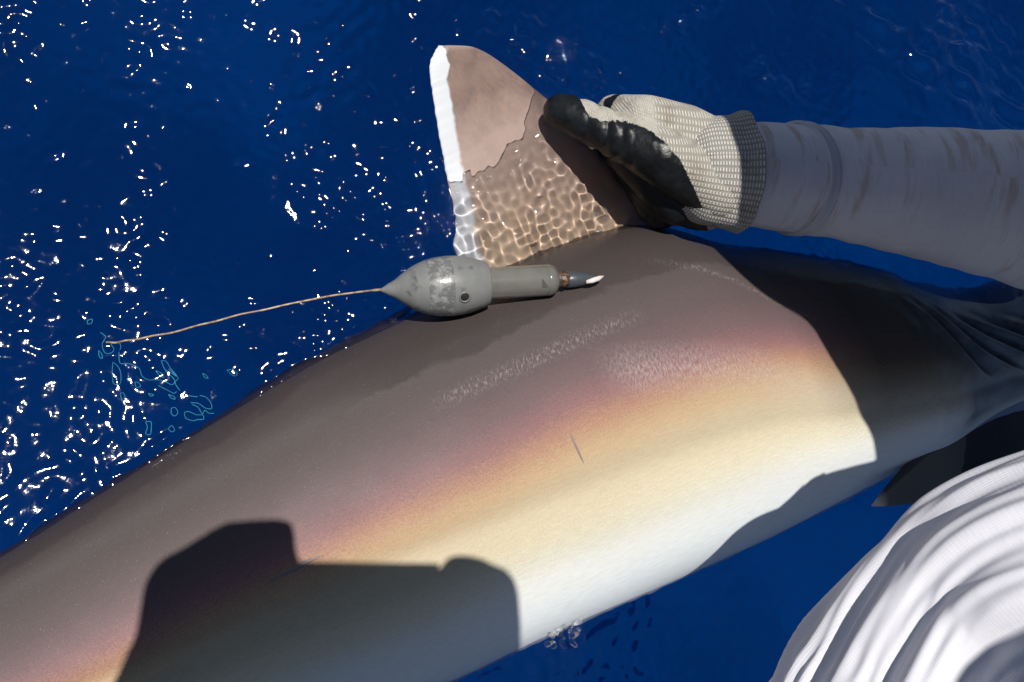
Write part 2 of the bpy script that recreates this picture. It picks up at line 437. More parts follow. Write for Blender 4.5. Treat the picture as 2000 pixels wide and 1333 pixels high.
    brown = b.mix(b.map(b.math('ADD',t_,b.math('MULTIPLY',b.math('SUBTRACT',n2,.5),.12)),.33,.46,0,.6), brown, (.46,.345,.30))  # submerged part painted lighter to make up for missing refracted sunlight
    brown = b.mix(b.map(t_,.0,.09,.55,0), brown, (.45,.40,.38))
    brown = b.mix(b.map(b.math('ADD',t_,b.math('MULTIPLY',b.math('SUBTRACT',n2,.5),.4)),.58,.85,0,.6), brown, (.56,.41,.27))  # golden fin base, also painted lighter for the missing underwater sunlight
    colr = b.mix(b.map(d,-.012,.012), (.62,.635,.66), brown)
    fm = b.pbr(colr, .45, .35, b.bump(b.noise(700,3,.6),.25,.0006))
    fin = link('dorsal_fin', me, fm, root); fin.cycles.is_caustics_receiver = True

    # ---- pectoral fin
    leadp = [(1703,988),(1730,952),(1770,905),(1815,850),(1850,790),(1880,735)]
    trailp = [(1704,990),(1745,988),(1830,978),(1930,965),(2080,930),(2200,880)]
    zs = [.018,.014,.006,-.004,-.012,-.02]
    n, mm = 90, 50
    tt = np.linspace(0,1,n); key = np.linspace(0,1,6)
    L = interp(tt,key,leadp); Tr = interp(tt,key,trailp); Z = interp(tt,key,zs)[:,0]
    ring = []
    for i in range(n):
        up_, dn = [], []
        for j in range(mm):
            s_ = j/(mm-1); q = L[i]*(1-s_)+Tr[i]*s_; z = Z[i]-.012*s_*tt[i]
            th_ = (.0015+.009*tt[i])*math.sqrt(max(0,min(1,s_/.12)))*max(.06,(1-s_)**.7)
            pt = P(q[0],q[1],z); up_.append((pt.x,pt.y,z+th_)); dn.append((pt.x,pt.y,z-th_))
        ring.append(up_+dn[::-1])
    me = grid_mesh('pectoral_fin', np.array(ring), closed_v=True, cap=True); fattr(me,'t',np.repeat(tt[:,None],2*mm,1)); fix_normals(me)
    b = NB('pectoral_fin_skin'); t_ = b.attr('t')
    c = b.mix(b.map(b.math('ADD',t_,b.math('MULTIPLY',b.math('SUBTRACT',b.noise(60,3),.5),.08)),.07,.17), (.60,.50,.46), (.05,.042,.042))
    link('pectoral_fin', me, b.pbr(c,.42,.4,b.bump(b.noise(500,3),.2,.0006)), root).cycles.is_caustics_receiver = True
    # ---- tail fin, off to the left under water
    pts = [(-1380,2010),(-1560,1960),(-1900,1720),(-1760,2060),(-1700,2180),(-1560,2420),(-1470,2160),(-1370,2100)]
    bm = bmesh.new(); lo = [bm.verts.new(P(x,y,-.03)) for x,y in pts]; hi = [bm.verts.new(P(x,y,-.015)) for x,y in pts]
    bm.faces.new(lo); bm.faces.new(hi)
    for i in range(len(pts)): j=(i+1)%len(pts); bm.faces.new((lo[i],lo[j],hi[j],hi[i]))
    bmesh.ops.recalc_face_normals(bm, faces=bm.faces)
    me = bpy.data.meshes.new('tail_fin'); bm.to_mesh(me); bm.free()
    link('tail_fin', me, b.m, root, smooth=False)
    return root
make_shark()
# ------------------------------------------------------------------ satellite tag
def lathe(prof, A, B, m=72):
    """prof [(t along A->B in metres, radius)] -> closed mesh grid"""
    A, B = Vector(A), Vector(B); ax = (B-A).normalized()
    e1 = ax.orthogonal().normalized(); e2 = ax.cross(e1)
    V = np.array([[list(A+ax*t+(e1*math.cos(q)+e2*math.sin(q))*r) for q in np.linspace(0,2*math.pi,m,endpoint=False)] for t, r in prof])
    return V
def make_tag():
    A = P(743,567,.026); B = P(1180,541,.050)
    root = empty('satellite_tag', A)
    tag(root, 'grey torpedo-shaped tracking tag with thin wire antenna tethered beside the fin', 'tracking tag')
    ax = (B-A).normalized()
    Ln = (B-A).length
    k = Ln/437.0                                   # metres per photo pixel along the tag
    r0 = 57*k
    # float: pointed nose, egg-shaped body
    fl = []
    key = [0,6,14,26,40,60,85,112,140,168,190,203]
    rad = [.04,.10,.19,.30,.48,.71,.89,.985,.99,.92,.80,.70]
    for t in np.linspace(0,203,90):
        r = interp([t],key,rad)[0,0]*r0; fl.append((t*k,max(r,.0004)))
    # groove where the nose cone meets the float
    fl = [(t, r*(.97 if abs(t/k-27)<1.3 else 1)) for t, r in fl]
    fl.append((203.5*k, .5*r0))
    V = lathe(fl, A, B); me = grid_mesh('float', V, closed_v=True, cap=True)
    ta = np.repeat(np.array([t/k for t,_ in fl])[:,None], 72, 1)
    fattr(me,'t',ta); fix_normals(me)
    b = NB('tag_float_grey'); t_ = b.attr('t')
    n = b.noise(90,5,.65)
    c = b.mix(b.map(n,.35,.7), (.165,.168,.162), (.20,.20,.192))
    scuff = b.math('MULTIPLY', b.map(b.noise(55,5,.7),.50,.60), b.math('MULTIPLY', b.map(t_,50,62), b.map(t_,70,120,1,0)))
    c = b.mix(b.math('MULTIPLY',scuff,.75), c, (.05,.05,.055))
    dark = b.map(b.noise(38,3,.5),.63,.66,0,.55)
    c = b.mix(dark, c, (.06,.062,.065))
    tape = b.math('MULTIPLY', b.map(t_,84,84.6), b.map(t_,131,131.6,1,0))
    wear = b.map(b.noise(220,4,.7),.45,.62)
    tc = b.mix(wear, (.13,.132,.13), (.27,.27,.26))
    c = b.mix(tape, c, tc)
    rg = b.math('SUBTRACT', .42, b.math('MULTIPLY', tape, .18))
    m = b.pbr(c, rg, .4, b.bump(b.noise(600,3,.6),.25,.0004))
    fo = link('float', me, m, root)
    # round port on the float
    e_side = (-(R @ Vector((0,1,0)))); e_side = (e_side-ax*e_side.dot(ax)).normalized()
    e_up = ax.cross(e_side); e_up = e_up if e_up.z>0 else -e_up
    rr = interp([148],key,rad)[0,0]*r0
    nrm = (e_side*.44+e_up*.9).normalized(); pc = A+ax*(148*k)+nrm*(rr*1.0)
    def disc(name, prof, mat):
        V = lathe(prof, pc-nrm*.0012, pc+nrm*.01, 40); me = grid_mesh(name, V, closed_v=True, cap=True); fix_normals(me); return link(name, me, mat, fo)
    bm_ = NB('tag_port_dark'); bm_ = bm_.pbr((.02,.02,.022),.35,.5)
    rm_ = NB('tag_port_rim'); rm_ = rm_.pbr((.16,.16,.155),.4,.5)
    disc('port_rim', [(0,.0040),(.0016,.0040),(.0022,.0034),(.0020,.0029),(.0012,.0028)], rm_)
    disc('port', [(0,.0029),(.0014,.0029),(.0016,.0022),(.0019,.0012),(.0020,.0002)], bm_)
    # dark gasket and clear-coated cylinder
    g = NB('tag_gasket'); gm = g.pbr((.02,.024,.026),.4,.5)
    rc = 33*k*.92
    V = lathe([(200*k,.55*r0),(200*k,rc*1.16),(204*k,rc*1.16),(205.5*k,rc*.9)],A,B); me = grid_mesh('gasket',V,closed_v=True,cap=True); fix_normals(me); link('gasket',me,gm,root)
    b = NB('tag_cylinder'); t_ = b.attr('t')
    c = b.mix(b.map(b.noise(70,4),.3,.7),(.125,.123,.105),(.155,.151,.132))
    cm = b.pbr(c, .16, .5, None, Coat_Weight=.6, Coat_Roughness=.05)
    pr = [(203*k,rc)]+[(t*k,rc) for t in np.linspace(205,318,20)]+[(318.6*k,rc*.975),(319.4*k,rc*.975),(320*k,rc)]
    pr += [(t*k, rc*(.18+.82*math.sqrt(max(0,1-((t-322)/22)**2)))) for t in np.linspace(322,344,16)]
    V = lathe(pr,A,B); me = grid_mesh('cylinder',V,closed_v=True,cap=True); fattr(me,'t',np.repeat(np.array([t for t,_ in pr])[:,None],72,1)); fix_normals(me)
    cyl = link('cylinder',me,cm,root)
    # little triangle printed near the cylinder's end
    q = A+ax*(308*k)+(e_side*.20+e_up*.98).normalized()*(rc+.0003)
    f2 = (e_side*.98-e_up*.20)
    bm = bmesh.new(); vs = [bm.verts.new(q+ax*x+f2*y) for x,y in ((-.002,-.003),(.0022,.003),(-.002,.003))]; bm.faces.new(vs)
    me = bpy.data.meshes.new('arrow_mark'); bm.to_mesh(me); bm.free()
    mk = NB('mark_grey'); link('arrow_mark', me, mk.pbr((.07,.068,.06),.4,.4), cyl, smooth=False)
    # tether: corroded crimp, heat-shrink sleeve, pale anchor end
    pr = [(336*k,rc*.30),(340*k,rc*.42),(345*k,rc*.50),(349*k,rc*.42),(353*k,rc*.52),(358*k,rc*.46),(363*k,rc*.4)]
    V = lathe(pr,A,B,36); V += (rng.random(V.shape)-.5)*.0009
    me = grid_mesh('crimp',V,closed_v=True,cap=True); fix_normals(me)
    b = NB('crimp_brown'); link('crimp',me,b.pbr(b.mix(b.map(b.noise(500,4),.4,.65),(.035,.022,.016),(.17,.10,.055)),.3,.5,b.bump(b.noise(700,3),.6,.001)),root)
    pr = [(359*k,rc*.40),(364*k,rc*.52),(380*k,rc*.50),(398*k,rc*.42),(412*k,rc*.30),(424*k,rc*.18),(432*k,rc*.05)]
    V = lathe(pr,A,B-Vector((0,0,.004)),36); me = grid_mesh('tether',V,closed_v=True,cap=True); fix_normals(me)
    b = NB('tether_slate'); link('tether',me,b.pbr((.052,.062,.072),.35,.5,b.bump(b.noise(400,3),.3,.0006)),root)
    ap = [P(1145,551,.049),P(1158,548,.050),P(1170,544,.0505),P(1179,540,.0505)]
    V = []
    for i,(p,r) in enumerate(zip(ap,(.0012,.0020,.0018,.0005))):
        V.append([list(p+Vector((0,1,0))*math.cos(a)*r+Vector((0,0,1))*math.sin(a)*r*.6) for a in np.linspace(0,6.283,14,endpoint=False)])
    me = grid_mesh('anchor',np.array(V),closed_v=True,cap=True); fix_normals(me)
    b = NB('anchor_pale'); link('anchor',me,b.pbr((.62,.55,.53),.5,.4),root)
    # antenna wire
    px = [(746,566,.026),(690,572,.026),(620,583,.0245),(540,600,.022),(470,615,.019),(400,633,.015),(330,651,.0105),(270,662,.007),(235,668,.005),(207,670,.003)]
    pts = interp(np.linspace(0,9,120), np.arange(10), [list(P(*q)) for q in px])
    pts[:,1] += .00022*np.sin(np.linspace(0,46,120))*np.linspace(.3,1.4,120); pts[:,2] += .0002*np.sin(np.linspace(0,31,120))
    V = []
    for i in range(120):
        d = Vector(pts[min(i+1,119)]-pts[max(i-1,0)]).normalized(); e1 = d.orthogonal().normalized(); e2 = d.cross(e1)
        r = .00062*(1 if i>4 else 1.5)
        V.append([list(Vector(pts[i])+(e1*math.cos(a)+e2*math.sin(a))*r) for a in np.linspace(0,6.283,10,endpoint=False)])
    me = grid_mesh('antenna',np.array(V),closed_v=True,cap=True); fix_normals(me)
    b = NB('antenna_wire'); link('antenna',me,b.pbr(b.mix(b.map(b.noise(260,3),.4,.6),(.20,.13,.075),(.42,.31,.19)),.35,.5),root)
make_tag()

# ------------------------------------------------------------------ cyan light loops: refracted light modelled as thin solid tubes under the antenna tip
def make_light_loops():
    b = NB('cyan_refracted_light'); m = b.pbr((.03,.36,.56),.4,.3)
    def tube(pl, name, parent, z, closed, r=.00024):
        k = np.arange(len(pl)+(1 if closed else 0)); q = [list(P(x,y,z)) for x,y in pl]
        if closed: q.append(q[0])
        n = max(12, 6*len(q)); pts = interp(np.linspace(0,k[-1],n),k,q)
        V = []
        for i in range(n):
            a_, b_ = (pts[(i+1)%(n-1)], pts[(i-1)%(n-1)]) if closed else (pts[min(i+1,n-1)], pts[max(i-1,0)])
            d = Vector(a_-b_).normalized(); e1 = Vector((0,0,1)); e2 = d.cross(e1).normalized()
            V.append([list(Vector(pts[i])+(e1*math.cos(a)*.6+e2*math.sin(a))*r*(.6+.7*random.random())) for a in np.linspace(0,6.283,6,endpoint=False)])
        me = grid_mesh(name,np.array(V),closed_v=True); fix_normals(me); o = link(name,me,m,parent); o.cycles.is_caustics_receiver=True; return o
    root = empty('refracted_light_loops', P(300,740,-.01))
    tag(root, 'cyan loops of refracted light, modelled as thin tubes in the water below the antenna tip', 'light loops')
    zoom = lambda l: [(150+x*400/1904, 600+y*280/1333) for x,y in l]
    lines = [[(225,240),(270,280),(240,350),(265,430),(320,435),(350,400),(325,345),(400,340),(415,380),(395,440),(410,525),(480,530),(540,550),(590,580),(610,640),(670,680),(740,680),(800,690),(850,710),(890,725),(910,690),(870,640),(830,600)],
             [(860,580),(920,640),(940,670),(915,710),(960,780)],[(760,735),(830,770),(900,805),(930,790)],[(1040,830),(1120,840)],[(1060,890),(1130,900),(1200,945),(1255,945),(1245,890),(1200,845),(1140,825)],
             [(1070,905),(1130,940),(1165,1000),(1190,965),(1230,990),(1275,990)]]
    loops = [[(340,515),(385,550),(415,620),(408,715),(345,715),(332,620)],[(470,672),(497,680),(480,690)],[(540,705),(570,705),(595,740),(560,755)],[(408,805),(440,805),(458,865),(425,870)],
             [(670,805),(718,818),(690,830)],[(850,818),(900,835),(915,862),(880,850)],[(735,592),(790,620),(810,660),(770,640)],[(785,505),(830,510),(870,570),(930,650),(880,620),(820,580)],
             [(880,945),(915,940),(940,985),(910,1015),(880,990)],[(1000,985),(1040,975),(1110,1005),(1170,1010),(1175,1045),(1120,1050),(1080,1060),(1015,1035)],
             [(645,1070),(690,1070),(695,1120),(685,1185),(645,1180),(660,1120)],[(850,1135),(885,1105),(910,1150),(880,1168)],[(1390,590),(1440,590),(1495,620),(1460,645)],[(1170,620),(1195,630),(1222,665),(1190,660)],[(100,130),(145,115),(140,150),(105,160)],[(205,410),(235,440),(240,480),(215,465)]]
    for l in lines: tube(zoom(l),'light_thread',root,-.016,False)
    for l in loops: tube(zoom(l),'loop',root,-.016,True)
make_light_loops()

# ------------------------------------------------------------------ person reaching in from the right
def knit_uv(b, sx, sy):
    uv = b.n('UVMap').outputs[0]; sp = b.n('SeparateXYZ'); b.l(uv, sp.inputs[0])
    return sp.outputs[0], sp.outputs[1]
WRIST = P(1440,335,.050)
ARM = [  # centre px, radius px, height
    (1390,338,98,.050),(1440,340,99,.054),(1560,350,106,.060),(1650,360,112,.068),(1750,372,122,.078),(1850,384,134,.088),(2000,408,152,.105),
    (2200,450,175,.13),(2420,520,205,.17),(2600,640,250,.23)]
def arm_curve(n, t0=0, t1=None):
    k = np.arange(len(ARM)); t1 = len(ARM)-1 if t1 is None else t1
    ts = np.linspace(t0, t1, n)
    C = interp(ts,k,[list(P(x,y,z)) for x,y,r,z in ARM])
    rad = interp(ts,k,[r/F*((P(x,y,z)-CAM).dot(FWD)) for x,y,r,z in ARM])[:,0]
    return ts, C, rad
def arm_frame(C, i):
    d = Vector(C[min(i+1,len(C)-1)]-C[max(i-1,0)]).normalized()
    e1 = (Vector((0,0,1))-d*d.z).normalized(); e2 = d.cross(e1)
    return d, e1, e2
def make_person():
    root = empty('person', P(2350,900,0))
    tag(root, 'person in stained white long-sleeved clothing gripping the shark\'s fin with a dipped knit glove', 'person')
    # ---- sleeve
    ts, C, rad = arm_curve(360, .80)
    m = 200; th = np.linspace(0,2*math.pi,m,endpoint=False)
    V = np.zeros((360,m,3)); UV = np.zeros((360,m,2)); s = 0
    for i in range(360):
        d, e1, e2 = arm_frame(C,i)
        if i: s += np.linalg.norm(C[i]-C[i-1])
        for j,a in enumerate(th):
            p = Vector((s*16, math.cos(a)*1.3, math.sin(a)*1.3))
            wr = mnoise.noise(p)*.0020 + mnoise.noise(Vector((s*38+math.sin(a)*1.5, math.cos(a)*2.2, math.sin(a)*2.2+9)))*.0010 + mnoise.noise(Vector((s*60, math.cos(a)*.9, math.sin(a)*.9+5)))*.0011*(.4+.6*math.sin(a*.5)**2)
            if ts[i]<1.6: wr += .0012*math.sin(s*420+math.sin(a*2)*1.5)*max(0,1-(ts[i]-.62)/1.0)*.5
            r = rad[i]+wr
            # flatter from above to below
            V[i,j] = Vector(C[i])+(e1*math.cos(a)*.88+e2*math.sin(a))*r
            UV[i,j] = (s, a*rad[i])
    me = grid_mesh('sleeve',V,closed_v=True,cap=True); uvattr(me,UV.reshape(-1,2)); fix_normals(me)
    b = NB('stained_white_cloth'); u,v = knit_uv(b,1,1)
    wv = b.math('SINE', b.math('MULTIPLY', u, 2*math.pi/.0011)); wv2 = b.math('SINE', b.math('MULTIPLY', v, 2*math.pi/.0016))
    n = b.noise(14,4,.6)
    c = b.mix(b.map(n,.35,.7), (.58,.57,.61), (.66,.645,.68))
    sv = b.comb(b.math('MULTIPLY',u,90), b.math('MULTIPLY',v,14))
    stn = b.math('MULTIPLY', b.map(b.noise(1.0,4,.6,sv),.53,.64), b.map(b.noise(9,2),.38,.55))
    c = b.mix(b.math('MULTIPLY',stn,.6), c, (.36,.24,.16))
    red = b.math('MULTIPLY', b.map(b.noise(1.3,2,.5,sv),.72,.77), b.map(b.noise(16,1),.58,.66))
    c = b.mix(red, c, (.38,.10,.05))
    c = b.mix(b.map(b.noise(1.0,3,.6,b.comb(b.math('MULTIPLY',u,500),b.math('MULTIPLY',v,40))),.3,.75,0,.3), c, (.45,.43,.44))
    hgt = b.math('ADD', wv, b.math('MULTIPLY',wv2,.6))
    cloth = b.pbr(c,.85,.15,b.bump(hgt,.30,.0003,b.bump(b.noise(90,4),.2,.002)))
    link('sleeve',me,cloth,root)
    # stitched seam round the forearm
    ts2, C2, rad2 = arm_curve(200,.62)
    ic = int(np.argmin(abs(ts2-1.95))); d,e1,e2 = arm_frame(C2,ic); m = 260
    th = np.linspace(0,2*math.pi,m,endpoint=False); V=[]
    for q,(off,h) in enumerate(((-.0058,-.0012),(-.0048,.0012),(-.0030,.0013),(-.0008,.0006),(.0012,.0013),(.0030,.0013),(.0042,-.0012))):
        row=[]
        for j,a in enumerate(th):
            tilt = .010*math.cos(a)+.004*math.sin(a)
            hh = h+(.0006*math.cos(a*130) if .0010<h else 0)
            r = rad2[ic]+hh*.8+.0010
            row.append(list(Vector(C2[ic])+d*(off+tilt)+(e1*math.cos(a)*.88+e2*math.sin(a))*r))
        V.append(row)
    me = grid_mesh('seam',np.array(V),closed_v=True); fix_normals(me)
    bs = NB('seam_cloth'); link('seam',me,bs.pbr((.50,.49,.52),.85,.15,bs.bump(bs.noise(900,2),.4,.0006)),root)
    # ---- glove
    c_ = lambda x,y,z,r: (P(x,y,z), r)
    Wr = c_(1440,335,.048,.030); Wr2 = c_(1405,360,.045,.027)
    K1 = c_(1262,243,.047,.0215); K2 = c_(1240,252,.024,.020); K3 = c_(1242,272,.002,.019); K4 = c_(1256,300,-.018,.017)
    up = c_(1335,265,.050,.023)
    caps = [(Wr,K1),(Wr,K2),(Wr,K3),(Wr,K4),(Wr,Wr2),(Wr,up),(up,K1),(K1,K2),(K2,K3),(K3,K4),
            (c_(1400,372,.058,.0235), c_(1290,305,.060,.0205)), (c_(1290,305,.060,.0205), c_(1180,254,.042,.0160)), (c_(1180,254,.042,.0160), c_(1132,232,.032,.0150)), (c_(1132,232,.032,.0150), c_(1094,217,.024,.0128)),
            (c_(1225,300,.022,.017), c_(1320,392,.030,.020)), (c_(1215,300,.002,.014), c_(1290,405,.012,.018)), (c_(1225,300,.022,.017), c_(1240,262,.03,.018)),
            (c_(1375,405,.036,.019), c_(1290,375,.018,.020)), (c_(1290,375,.018,.020), c_(1235,330,.004,.016)),
            # four fingers folded under the fin's leading edge
            (K1, c_(1196,214,.018,.0115)), (c_(1196,214,.018,.0115), c_(1150,262,-.026,.0105)), (c_(1150,262,-.026,.0105), c_(1128,318,-.036,.009)),
            (K2, c_(1182,232,-.008,.0115)), (c_(1182,232,-.008,.0115), c_(1158,290,-.040,.0105)), (c_(1158,290,-.040,.0105), c_(1150,352,-.046,.009)),
            (K3, c_(1192,262,-.026,.011)), (c_(1192,262,-.026,.011), c_(1178,322,-.050,.010)), (c_(1178,322,-.050,.010), c_(1176,378,-.054,.0088)),
            (K4, c_(1212,300,-.040,.0095)), (c_(1212,300,-.040,.0095), c_(1204,352,-.056,.009)), (c_(1204,352,-.056,.009), c_(1206,398,-.060,.008))]
    me = capsules_mesh('glove', caps, .0016, 8)
    nv = len(me.vertices); co_ = np.zeros(nv*3); me.vertices.foreach_get('co',co_); co_ = co_.reshape(-1,3)
    nr = np.zeros(nv*3); me.vertices.foreach_get('normal',nr); nr = nr.reshape(-1,3)
    axis = np.array(WRIST-P(1250,318,.045)); axis /= np.linalg.norm(axis)
    eu = np.array(R @ Vector((0,1,0))); eu -= axis*eu.dot(axis); eu /= np.linalg.norm(eu); ew = np.cross(axis,eu)
    pxs = np.array([to_px(p) for p in co_])
    bx = [1000,1135,1150,1175,1215,1245,1275,1300,1330,1352,1372,1388,1420]; by = [0,196,226,236,236,243,258,280,315,360,405,470,700]
    bound = np.interp(pxs[:,0], bx, by)
    black = (pxs[:,1]-bound)/30.0
    # the finger behind the thumb is dipped too
    ix = np.clip(1-((pxs[:,0]-1212)/34)**2-((pxs[:,1]-203)/19)**2, -1, 1)
    black = np.maximum(black, np.where((co_[:,2]<.034), ix, -1)); black = np.where(co_[:,2]<-.012, 1, black)
    black = np.where((pxs[:,0]<1128), 1, black)
    # creases on the thumb and folds of the coating
    along = co_@axis
    tip = np.array(P(1180,250,.042)); da = (co_-tip)@axis
    disp = np.where((pxs[:,0]<1240)&(co_[:,2]>.02), -.0016*np.exp(-((da+.004)/.0022)**2)-.0013*np.exp(-((da-.005)/.002)**2)-.0009*np.exp(-((da-.014)/.002)**2)-.001*np.exp(-((da+.016)/.002)**2), 0)
    fold = np.array([mnoise.noise(Vector((p[0]*90,p[1]*90,p[2]*90)))*.0010+mnoise.noise(Vector((p[0]*300,p[1]*300,p[2]*300)))*.0003 for p in co_])
    co_ = co_+nr*(disp+fold*np.clip(black*3,0.15,1))[:,None]
    me.vertices.foreach_set('co',co_.ravel()); me.update()
    fattr(me,'black',black)
    uvattr(me, np.stack([co_@axis, co_@eu*.8+co_@ew*.6],-1))
    def knit(name, pu, pv, c1, c2, dist, fine=None):
        b = NB(name); u,v = knit_uv(b,1,1)
        wob = b.math('MULTIPLY', b.math('SUBTRACT', b.noise(120,2),.5), .0006)
        fu = b.math('SINE', b.math('MULTIPLY', b.math('ADD',u,wob), 2*math.pi/pu)); fv = b.math('SINE', b.math('MULTIPLY', b.math('ADD',v,wob), 2*math.pi/pv))
        st = b.math('MULTIPLY', b.map(fu,-.7,.4), b.map(fv,-.85,.1))
        if fine:
            gu = b.math('SINE', b.math('MULTIPLY', b.math('ADD',u,wob), 2*math.pi/fine[0])); gv = b.math('SINE', b.math('MULTIPLY', b.math('ADD',v,wob), 2*math.pi/fine[1]))
            fs = b.math('ADD', .45, b.math('MULTIPLY', b.math('MULTIPLY', b.map(gu,-.7,.6), b.map(gv,-.8,.4)), .5)); k_ = b.attr('coarse')
            st = b.math('ADD', b.math('MULTIPLY', st, k_), b.math('MULTIPLY', fs, b.math('SUBTRACT', 1.0, k_)))
        dirt = b.map(b.noise(45,4,.6),.52,.72,0,.55)
        col = b.mix(b.math('MULTIPLY',st,b.map(b.noise(400,2),.3,.6,.6,1)), c1, c2)
        col = b.mix(dirt, col, (.46,.34,.20), 'MULTIPLY')
        return b, col, b.bump(b.math('ADD',st,b.math('MULTIPLY',b.noise(1500,2),.5)), .8, dist), st
    fattr(me,'coarse',np.clip((pxs[:,0]-1285-(pxs[:,1]-330)*.12)/14,0,1))
    b, col, nb, st = knit('dipped_knit_glove', .0024, .0040, (.28,.265,.23), (.57,.535,.465), .0008, (.0012,.0017))
    bl = b.attr('black')
    e = b.math('ADD', bl, b.math('MULTIPLY', b.math('SUBTRACT', b.noise(330,4,.7), .5), .55))
    f = b.map(e, -.03, .03)
    colr = b.mix(f, col, b.mix(b.map(b.noise(120,4),.35,.7),(.004,.0045,.005),(.010,.012,.014)))
    rgh = b.math('SUBTRACT', .9, b.math('MULTIPLY', f, b.map(b.noise(70,3),.35,.65,.60,.40)))
    nb2 = b.bump(b.noise(420,4,.65), .3, .0008)
    mixn = b.n('Mix', data_type='VECTOR'); b.l(f, mixn.inputs[0]); b.l(nb, mixn.inputs[4]); b.l(nb2, mixn.inputs[5])
    gm = b.pbr(colr, rgh, b.math('ADD', .1, b.math('MULTIPLY', f, .18)), mixn.outputs[1])
    glove = link('glove', me, gm, root); glove.cycles.is_caustics_receiver = True
    # ---- knit cuff with a rolled, flared end
    ct = [(1330,333,70,.0465),(1358,335,93,.0485),(1398,337,101,.051),(1420,338,104,.053),(1440,338,111,.055),(1447,338,112,.056),(1449,338,106,.0565),(1445,339,98,.056)]
    k = np.arange(len(ct)); tc = np.linspace(0,len(ct)-1,80)
    C = interp(tc,k,[list(P(x,y,z)) for x,y,r,z in ct]); rr = interp(tc,k,[r/F*((P(x,y,z)-CAM).dot(FWD)) for x,y,r,z in ct])[:,0]
    d = Vector(C[60]-C[0]).normalized(); e1 = (Vector((0,0,1))-d*d.z).normalized(); e2 = d.cross(e1)
    m = 240; th = np.linspace(0,2*math.pi,m,endpoint=False); V = np.zeros((80,m,3)); UV = np.zeros((80,m,2))
    sl_ = 0
    for i in range(80):
        if i: sl_ += np.linalg.norm(C[i]-C[i-1])+abs(rr[i]-rr[i-1])*.5
        for j,a in enumerate(th):
            wv = .0010*math.sin(a*5+1)+.0007*math.sin(a*9+sl_*60)
            wv *= min(1,i/40)
            r = rr[i]+wv+.0030+ (.0030*math.sin(a*3+.6) if i>55 else .0030*math.sin(a*3+.6)*max(0,(i-35)/20))*.6
            V[i,j] = Vector(C[i])+(e1*math.cos(a)*.86+e2*math.sin(a))*r; UV[i,j] = (sl_, a*.036)
    me = grid_mesh('cuff',V,closed_v=True); uvattr(me,UV.reshape(-1,2)); fix_normals(me)
    b, col, nb, st = knit('knit_cuff', .0024, .0040, (.25,.24,.22), (.60,.575,.52), .0010)
    link('cuff', me, b.pbr(col,.9,.1,nb), glove)
    # ---- draped white cloth over the bent leg, close to the lens
    LEG = [(2500,1010,330,.36),(2250,1120,300,.385),(2060,1180,275,.40),(1950,1250,262,.41),(1858,1345,260,.415),(1780,1455,262,.42),(1690,1600,270,.43),(1600,1850,280,.44)]
    k = np.arange(len(LEG)); n = 300; tl = np.linspace(0,len(LEG)-1,n)
    C = interp(tl,k,[list(PD(x,y,dp)) for x,y,r,dp in LEG]); rr = interp(tl,k,[r/F*dp for x,y,r,dp in LEG])[:,0]
    m = 420; th = np.linspace(0,2*math.pi,m,endpoint=False); V = np.zeros((n,m,3)); UV = np.zeros((n,m,2)); s=0
    for i in range(n):
        d = Vector(C[min(i+1,n-1)]-C[max(i-1,0)]).normalized(); e1 = (CAM-Vector(C[i])); e1 = (e1-d*e1.dot(d)).normalized(); e2 = d.cross(e1)
        if i: s += np.linalg.norm(C[i]-C[i-1])
        t_ = tl[i]
        for j,a in enumerate(th):
            # folds fan out along the limb; a=0 faces the lens
            aa = (a if a<math.pi else a-2*math.pi)
            fan = aa*(1.0+.10*(t_-3.4)) + .06*math.sin(t_*1.7)
            f1 = math.sin(fan*13+.9*mnoise.noise(Vector((t_*.35,fan*1.2,0)))*2)
            f1 = (abs(f1)**.7)*(1 if f1>0 else -1)
            amp = .0044*max(0,min(1,(t_-1.2)/1.2))*max(.25,min(1,(6.2-t_)/1.5))*(.55+.7*mnoise.noise(Vector((fan*2.3,t_*.5,3)))+.25)
            f2 = mnoise.noise(Vector((fan*14,t_*1.1,7)))*.0016
            f3 = math.sin(fan*46+t_*1.2+2*mnoise.noise(Vector((t_*2,fan*3,1))))*.0009*max(0,min(1,(t_-3.6)/.8))*max(0,min(1,(aa+.4)))
            f4 = math.sin(fan*29+2.2*mnoise.noise(Vector((t_*.9,fan*2.0,11))))*.0011*max(0,min(1,(t_-1.0)))*(.5+mnoise.noise(Vector((fan*3,t_*.8,17))))
            r = rr[i]+f1*amp+f2+f3+f4
            V[i,j] = Vector(C[i])+(e1*math.cos(a)+e2*math.sin(a))*r; UV[i,j]=(s,a*.07)
    me = grid_mesh('draped_cloth',V,closed_v=True,cap=True); uvattr(me,UV.reshape(-1,2)); fix_normals(me)
    b = NB('white_ribbed_cloth'); u,v = knit_uv(b,1,1)
    rb = b.math('SINE', b.math('MULTIPLY',v,2*math.pi/.0010)); rb2 = b.math('SINE', b.math('MULTIPLY',u,2*math.pi/.0013))
    c = b.mix(b.map(b.noise(22,3),.4,.7),(.64,.63,.67),(.69,.68,.72))
    c = b.mix(b.math('MULTIPLY', b.map(b.noise(30,4,.6),.66,.72),.5), c, (.45,.30,.14))
    o = link('draped_cloth',me,b.pbr(c,.85,.12,b.bump(b.math('ADD',rb,b.math('MULTIPLY',rb2,.5)),.12,.0003,b.bump(b.noise(70,4,.6),.15,.002))),root)
    # ---- the rest of the figure leans over from the right, above the frame
    sh = SUN/SUN.z                                  # per metre of height towards the sun
    up_ = lambda px,py,h,r: (P(px,py,0)+sh*h, r)
    arm_end = Vector(C[0])
    ts_, Ca, ra = arm_curve(20); aE = (Vector(Ca[-1]), ra[-1]); aM = (Vector(Ca[14]), ra[14]*.9)
